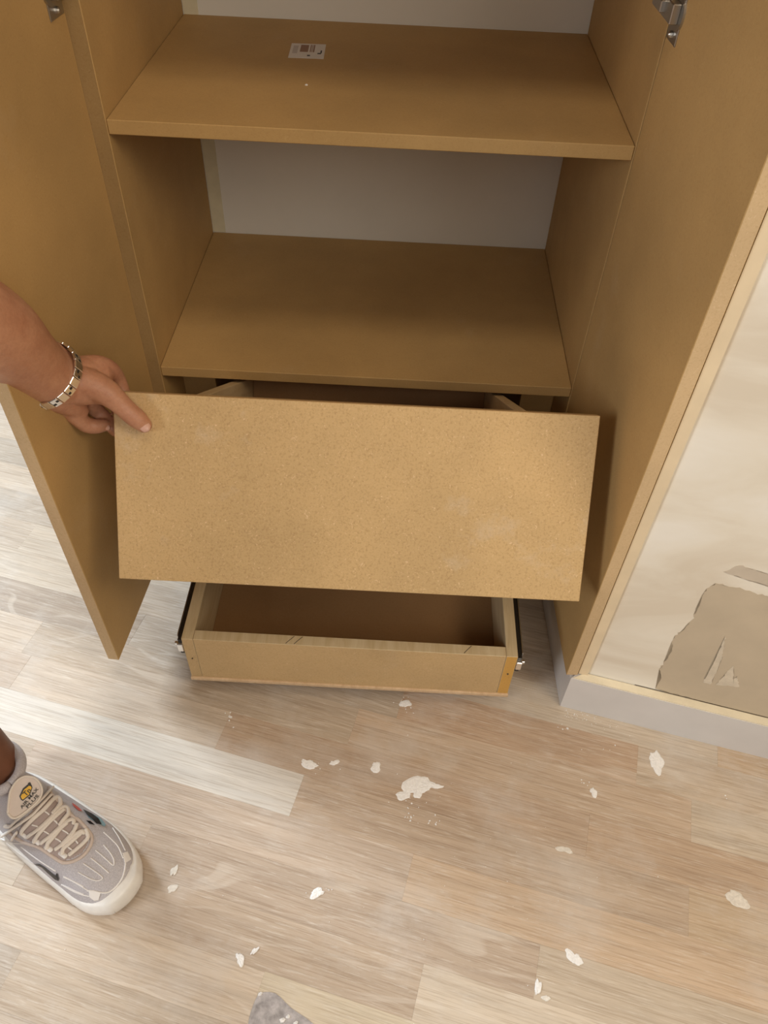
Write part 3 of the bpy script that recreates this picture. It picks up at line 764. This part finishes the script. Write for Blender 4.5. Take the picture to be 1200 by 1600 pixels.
# projection of drawn details onto the shoe surface
bpy.context.view_layer.update()
def bvh_of(os_):
    vs, fs = [], []
    for o in os_:
        off = len(vs); vs += [o.matrix_world @ v_.co for v_ in o.data.vertices]; fs += [[off + i for i in p.vertices] for p in o.data.polygons]
    return BVHTree.FromPolygons(vs, fs)
BV = bvh_of([up_o, so])
def hit(u, v_):
    d = Vector(ray(u, v_)).normalized(); r = BV.ray_cast(Vector(CAM_C), d)
    return r[0], r[1]
MSi = (MS).inverted()
def surf_path(pix, n=5, off=.0006):
    out = []; last = None
    for q_ in catmull(pix, n):
        h, nn = hit(*q_)
        if h is None: continue
        if nn.dot(Vector(ray(*q_))) > 0: nn = -nn
        out.append(MSi @ (h + nn * off))
    return out
def surf_line(name, pix, rad, mat, parent, off=.0006, flat=1.0, n=5, seg=8):
    P = surf_path(pix, n, off)
    if len(P) < 3: print('short path', name, pix); return None
    bm = bmesh.new(); add_tube(bm, P, rad, seg, flat); return obj(name, bm, mat, parent, True)
# inlay polygon: triangulated fan projected on the surface
def surf_poly(name, pix, mat, parent, off=.0008):
    bm = bmesh.new(); P = [hit(*p) for p in pix]
    P = [MSi @ (h + (nn if nn.dot(Vector(CAM_C) - h) > 0 else -nn) * off) for h, nn in P if h is not None]
    if len(P) < 3: print('short poly', name); bm.free(); return None
    vs = [bm.verts.new(p) for p in P]; bm.faces.new(vs); bmesh.ops.triangulate(bm, faces=bm.faces)
    r = bmesh.ops.extrude_face_region(bm, geom=list(bm.faces))
    for v_ in [g_ for g_ in r['geom'] if isinstance(g_, bmesh.types.BMVert)]: v_.co.z += .0005
    return obj(name, bm, mat, parent)
def c9(x, y): return (x / 9.23, 1180 + y / 9.23)         # detail crops -> frame
def c9b(x, y): return (100 + x / 9.23, 1280 + y / 9.23)
def c9c(x, y): return (x / 9.23, 1280 + y / 9.23)
# tongue throat panel
throat = [c9c(270, 200), c9c(560, 380), c9c(740, 500), c9c(900, 590), c9b(120, 560), c9b(260, 480), c9b(350, 330), c9b(330, 220), c9b(200, 60), c9(1050, 900), c9(880, 720), c9(740, 590), c9(500, 760), c9(330, 980)]
def grid_poly(name, pix, mat, parent, off, st=2.0):
    """dense version: fill polygon by projecting a grid of samples"""
    us = [p[0] for p in pix]; vs_ = [p[1] for p in pix]
    def inside(u, v_):
        c = False; j = len(pix) - 1
        for i in range(len(pix)):
            if (pix[i][1] > v_) != (pix[j][1] > v_) and u < (pix[j][0] - pix[i][0]) * (v_ - pix[i][1]) / (pix[j][1] - pix[i][1]) + pix[i][0]: c = not c
            j = i
        return c
    bm = bmesh.new(); V = {}
    nu = int((max(us) - min(us)) / st) + 2; nv = int((max(vs_) - min(vs_)) / st) + 2
    def vert(i, j):
        if (i, j) not in V:
            h, nn = hit(min(us) + i * st, min(vs_) + j * st)
            if h is None: V[(i, j)] = None
            else:
                if nn.dot(Vector(CAM_C) - h) < 0: nn = -nn
                V[(i, j)] = bm.verts.new(MSi @ (h + nn * off))
        return V[(i, j)]
    for i in range(nu):
        for j in range(nv):
            if inside(min(us) + (i + .5) * st, min(vs_) + (j + .5) * st):
                q_ = [vert(i, j), vert(i, j + 1), vert(i + 1, j + 1), vert(i + 1, j)]
                if all(x is not None for x in q_): bm.faces.new(q_)
    bmesh.ops.remove_doubles(bm, verts=bm.verts, dist=1e-6)
    r = bmesh.ops.extrude_face_region(bm, geom=list(bm.faces))
    for v_ in [g_ for g_ in r['geom'] if isinstance(g_, bmesh.types.BMVert)]: v_.co.z -= abs(off) + .0005
    return obj(name, bm, mat, parent, True)
tong = grid_poly('tongue', throat, TONG, shoe, .0008)
# pale bars across the tongue
for a, c_ in (((620, 800), (710, 860)), ((760, 930), (830, 990)), ((900, 1080), (1000, 1150)), ((470, 1000), (550, 1030)), ((630, 1090), (710, 1140)), ((800, 1200), (880, 1250))):
    surf_line('tongue_bar', [c9(*a), c9((a[0] + c_[0]) / 2 + 10, (a[1] + c_[1]) / 2), c9(*c_)], .0011, TPU, tong, .0016, .5)
for a, c_ in (((140, 290), (200, 350)), ((50, 400), (120, 450))):
    surf_line('tongue_bar', [c9b(*a), c9b((a[0] + c_[0]) / 2 + 8, (a[1] + c_[1]) / 2), c9b(*c_)], .0011, TPU, tong, .0016, .5)
# eyestay rim
eye = surf_line('eyestay_rim', [c9c(150, 190), c9c(330, 320), c9c(560, 400), c9c(740, 520), c9c(870, 605), c9b(20, 625), c9b(150, 600), c9b(290, 510), c9b(385, 370), c9b(395, 250), c9b(330, 150), c9b(200, 10), c9(1060, 900), c9(900, 740), c9(740, 570), c9(690, 470)], .0026, EYE, shoe, .0006, .8, 6, 10)
# raised white lines on the toe mesh
for pth in ([(570, 190), (680, 290), (780, 400), (850, 560)], [(700, 130), (790, 270), (880, 450)],
            [(570, 375), (660, 480), (715, 580), (710, 665), (620, 590), (530, 510), (455, 450)],
            [(385, 560), (470, 625), (560, 700), (645, 775)],
            [(280, 640), (400, 720), (500, 790), (555, 850), (490, 885), (400, 870), (300, 820), (205, 765)],
            [(0, 835), (120, 890), (240, 960), (350, 1030)], [(0, 960), (120, 1030), (240, 1080), (360, 1110)],
            [(340, 1030), (430, 1035), (540, 1060), (640, 1050), (740, 980), (830, 860), (870, 740), (885, 640)]):
    surf_line('welded_line', [c9b(*p) for p in pth], .0008 if pth[0] != (340, 1030) else .0011, TPU, shoe, .0004, .8, 6)
for pth in ([(920, 825), (1010, 870), (1110, 920), (1200, 970)], [(890, 940), (1000, 990), (1100, 1040), (1200, 1080)],
            [(100, 340), (250, 470), (370, 560), (480, 640)], [(310, 400), (450, 510), (620, 630), (800, 745)], [(0, 270), (150, 330), (360, 350)], [(0, 340), (120, 440), (250, 540)]):
    surf_line('welded_line', [c9c(*p) for p in pth], .0009, TPU, shoe, .0004, .8, 6)
grid_poly('toe_cap_weld', [c9b(360, 1030), c9b(530, 1050), c9b(500, 1160), c9b(440, 1170), c9b(370, 1120)], TPU, shoe, .0012, .6)
grid_poly('toe_cap_weld', [c9b(840, 490), c9b(910, 470), c9b(960, 580), c9b(870, 640)], TPU, shoe, .0012, .6)
# side tick mark and coloured flash on the far side
surf_poly('tick_mark', [c9c(500, 645), c9c(570, 645), c9c(640, 685), c9c(720, 750), c9c(810, 815), c9c(820, 775), c9c(840, 790), c9c(858, 860), c9c(850, 885), c9c(800, 865), c9c(700, 775), c9c(610, 690)], BLK, shoe, .0010)
surf_poly('red_flash', [(112, 1255), (122, 1262), (128, 1268), (122, 1267), (114, 1260)], RED, shoe, .001)
surf_poly('blue_flash', [(133, 1268), (146, 1273), (158, 1280), (165, 1289), (163, 1292), (150, 1286), (138, 1278)], BLU, shoe, .0008)
surf_poly('black_flash', [(129, 1266), (142, 1272), (153, 1280), (158, 1289), (150, 1288), (144, 1281), (135, 1274)], BLK, shoe, .0016)
surf_poly('black_flash', [(134, 1283), (141, 1284), (148, 1290), (140, 1288)], BLK, shoe, .0016)
# laces
laces = [
    [(100, 1000), (170, 1010), (260, 930), (420, 800), (560, 680), (680, 560), (740, 490)],
    [(60, 1140), (170, 1070), (330, 960), (480, 850), (600, 720), (720, 600)],
    [(330, 1120), (350, 1060), (480, 920), (640, 780), (760, 650), (830, 630), (860, 700), (830, 760), (760, 840)],
    [(420, 1160), (560, 1060), (700, 930), (830, 800), (920, 760), (970, 790), (980, 860), (920, 930), (860, 1010)],
    [(510, 1240), (530, 1190), (600, 1090), (720, 960), (840, 850), (905, 800)],
    [(610, 1260), (720, 1170), (850, 1050), (980, 950), (1050, 940), (1060, 990)],
    [(690, 1340), (700, 1270), (780, 1170), (870, 1060), (960, 980)],
    [(810, 1350), (950, 1250), (1060, 1160), (1170, 1100), (1210, 1130)],
    [(1100, 1000), (1070, 1080), (1000, 1170), (900, 1280)],
    [(200, 1195), (240, 1130), (268, 1100)],
]
for L_ in laces:
    surf_line('lace', [c9(*p) for p in L_], .0031, LACE, shoe, .0030, .6, 6, 10)
surf_line('lace', [c9c(900, 500), c9c(920, 420), c9c(1000, 350), c9c(1100, 260), c9c(1180, 190)], .0031, LACE, shoe, .003, .6, 6, 10)
surf_line('lace', [c9b(80, 510), c9b(180, 430), c9b(280, 340), c9b(340, 260), c9b(310, 160)], .0031, LACE, shoe, .003, .6, 6, 10)
for p in ((350, 1145), (530, 1240), (700, 1340), (905, 1430)):
    u, v_ = c9(*p); h, nn = hit(u, v_)
    if h: 
        bm = bmesh.new(); add_tube(bm, [MSi @ (h + Vector((-.004, .002, .001))), MSi @ (h + Vector((.005, -.003, .001)))], .0036, 10, .6); obj('lace_loop', bm, TPU, shoe, True)
# small rod on the outsole edge
bm = bmesh.new(); a = MSi @ Vector(at(96, 1392, 2, .006)); c_ = MSi @ Vector(at(116, 1411, 2, .006)); add_tube(bm, [a, (a + c_) / 2, c_], .0028, 8); obj('sole_lug', bm, SOLE, shoe, True)
# collar around the ankle
bm = bmesh.new(); P = []
for i in range(33):
    a = 2 * math.pi * i / 32; P.append((-.108 + .048 * math.cos(a), -.011 + .036 * math.sin(a), .112 + .012 * math.cos(a)))
add_tube(bm, P, .0075, 12, cap=False); obj('collar', bm, MESH, shoe, True)
# tongue tab with print
tx = Vector((.50, 0, .866)).normalized(); TP0 = MS @ Vector((-.028, 0, .118)); tn_w = MS.to_3x3() @ tx
def tab(pix, off=0): return [MSi @ Vector(on(u, v_, np.array(TP0 + tn_w * off), np.array(tn_w))) for u, v_ in pix]
outl = [c9(110, 840), c9(125, 680), c9(150, 520), c9(230, 385), c9(330, 315), c9(430, 310), c9(510, 335), c9(575, 410), c9(605, 520), c9(560, 640), c9(420, 775), c9(260, 890), c9(175, 905)]
outl = catmull(outl + [outl[0]], 4)[:-1]
bm = bmesh.new(); add_prism(bm, [tuple(p) for p in tab(outl)], tuple(-tx * .008))
TABM = plain('tongue_tab', (.66, .57, .52), .5, 0, .4, .03, 100)
tabo = obj('tongue_tab', bm, TABM, shoe)
surf = tab(outl + [outl[0]], .0005); bm = bmesh.new(); add_tube(bm, surf, .0016, 8, cap=False); obj('tab_piping', bm, LACE, tabo, True)
def tabpoly(name, pix, mat, off):
    bm = bmesh.new(); add_prism(bm, [tuple(p) for p in tab(pix, off)], tuple(-tx * .0006)); bmesh.ops.triangulate(bm, faces=bm.faces); return obj(name, bm, mat, tabo)
tabpoly('emblem_outline', [c9(278, 590), c9(330, 480), c9(400, 420), c9(405, 400), c9(435, 388), c9(445, 405), c9(430, 430), c9(462, 440), c9(468, 470), c9(430, 580), c9(330, 660), c9(300, 640)], BLK, .0006)
tabpoly('emblem', [c9(300, 595), c9(345, 500), c9(420, 440), c9(450, 452), c9(455, 475), c9(420, 568), c9(332, 640), c9(315, 630)], YEL, .0010)
def text(s_, p_left, p_right, height, mat, name, off=.0012):
    cu = bpy.data.curves.new('t', 'FONT'); cu.body = s_; cu.size = 1; cu.extrude = .02; cu.align_x = 'LEFT'; cu.resolution_u = 3; cu.offset = .015
    to = bpy.data.objects.new('t', cu); COL.objects.link(to)
    dg = bpy.context.evaluated_depsgraph_get(); dg.update(); me = bpy.data.meshes.new_from_object(to.evaluated_get(dg)); bpy.data.objects.remove(to)
    xs = [v_.co.x for v_ in me.vertices]; ys = [v_.co.y for v_ in me.vertices]; x0_, x1_ = min(xs), max(xs); y0_, y1_ = min(ys), max(ys)
    A, B = tab([p_left, p_right], off); ex = (B - A); Wt = ex.length; ex.normalize(); ey = tx.cross(ex).normalized()
    for v_ in me.vertices:
        v_.co = A + ex * ((v_.co.x - x0_) / (x1_ - x0_) * Wt) + ey * ((v_.co.y - y0_) / (y1_ - y0_) * height) + tx * v_.co.z * .01
    me.materials.clear(); me.materials.append(mat); o = bpy.data.objects.new(name, me); link(o, tabo); return o
text('Tn', c9(372, 600), c9(455, 515), .0068, BLK, 'lettering', .0016)
text('AIR MAX', c9(318, 778), c9(560, 490), .0042, BLK, 'lettering')
text('PLUS', c9(402, 765), c9(565, 590), .0042, BLK, 'lettering')
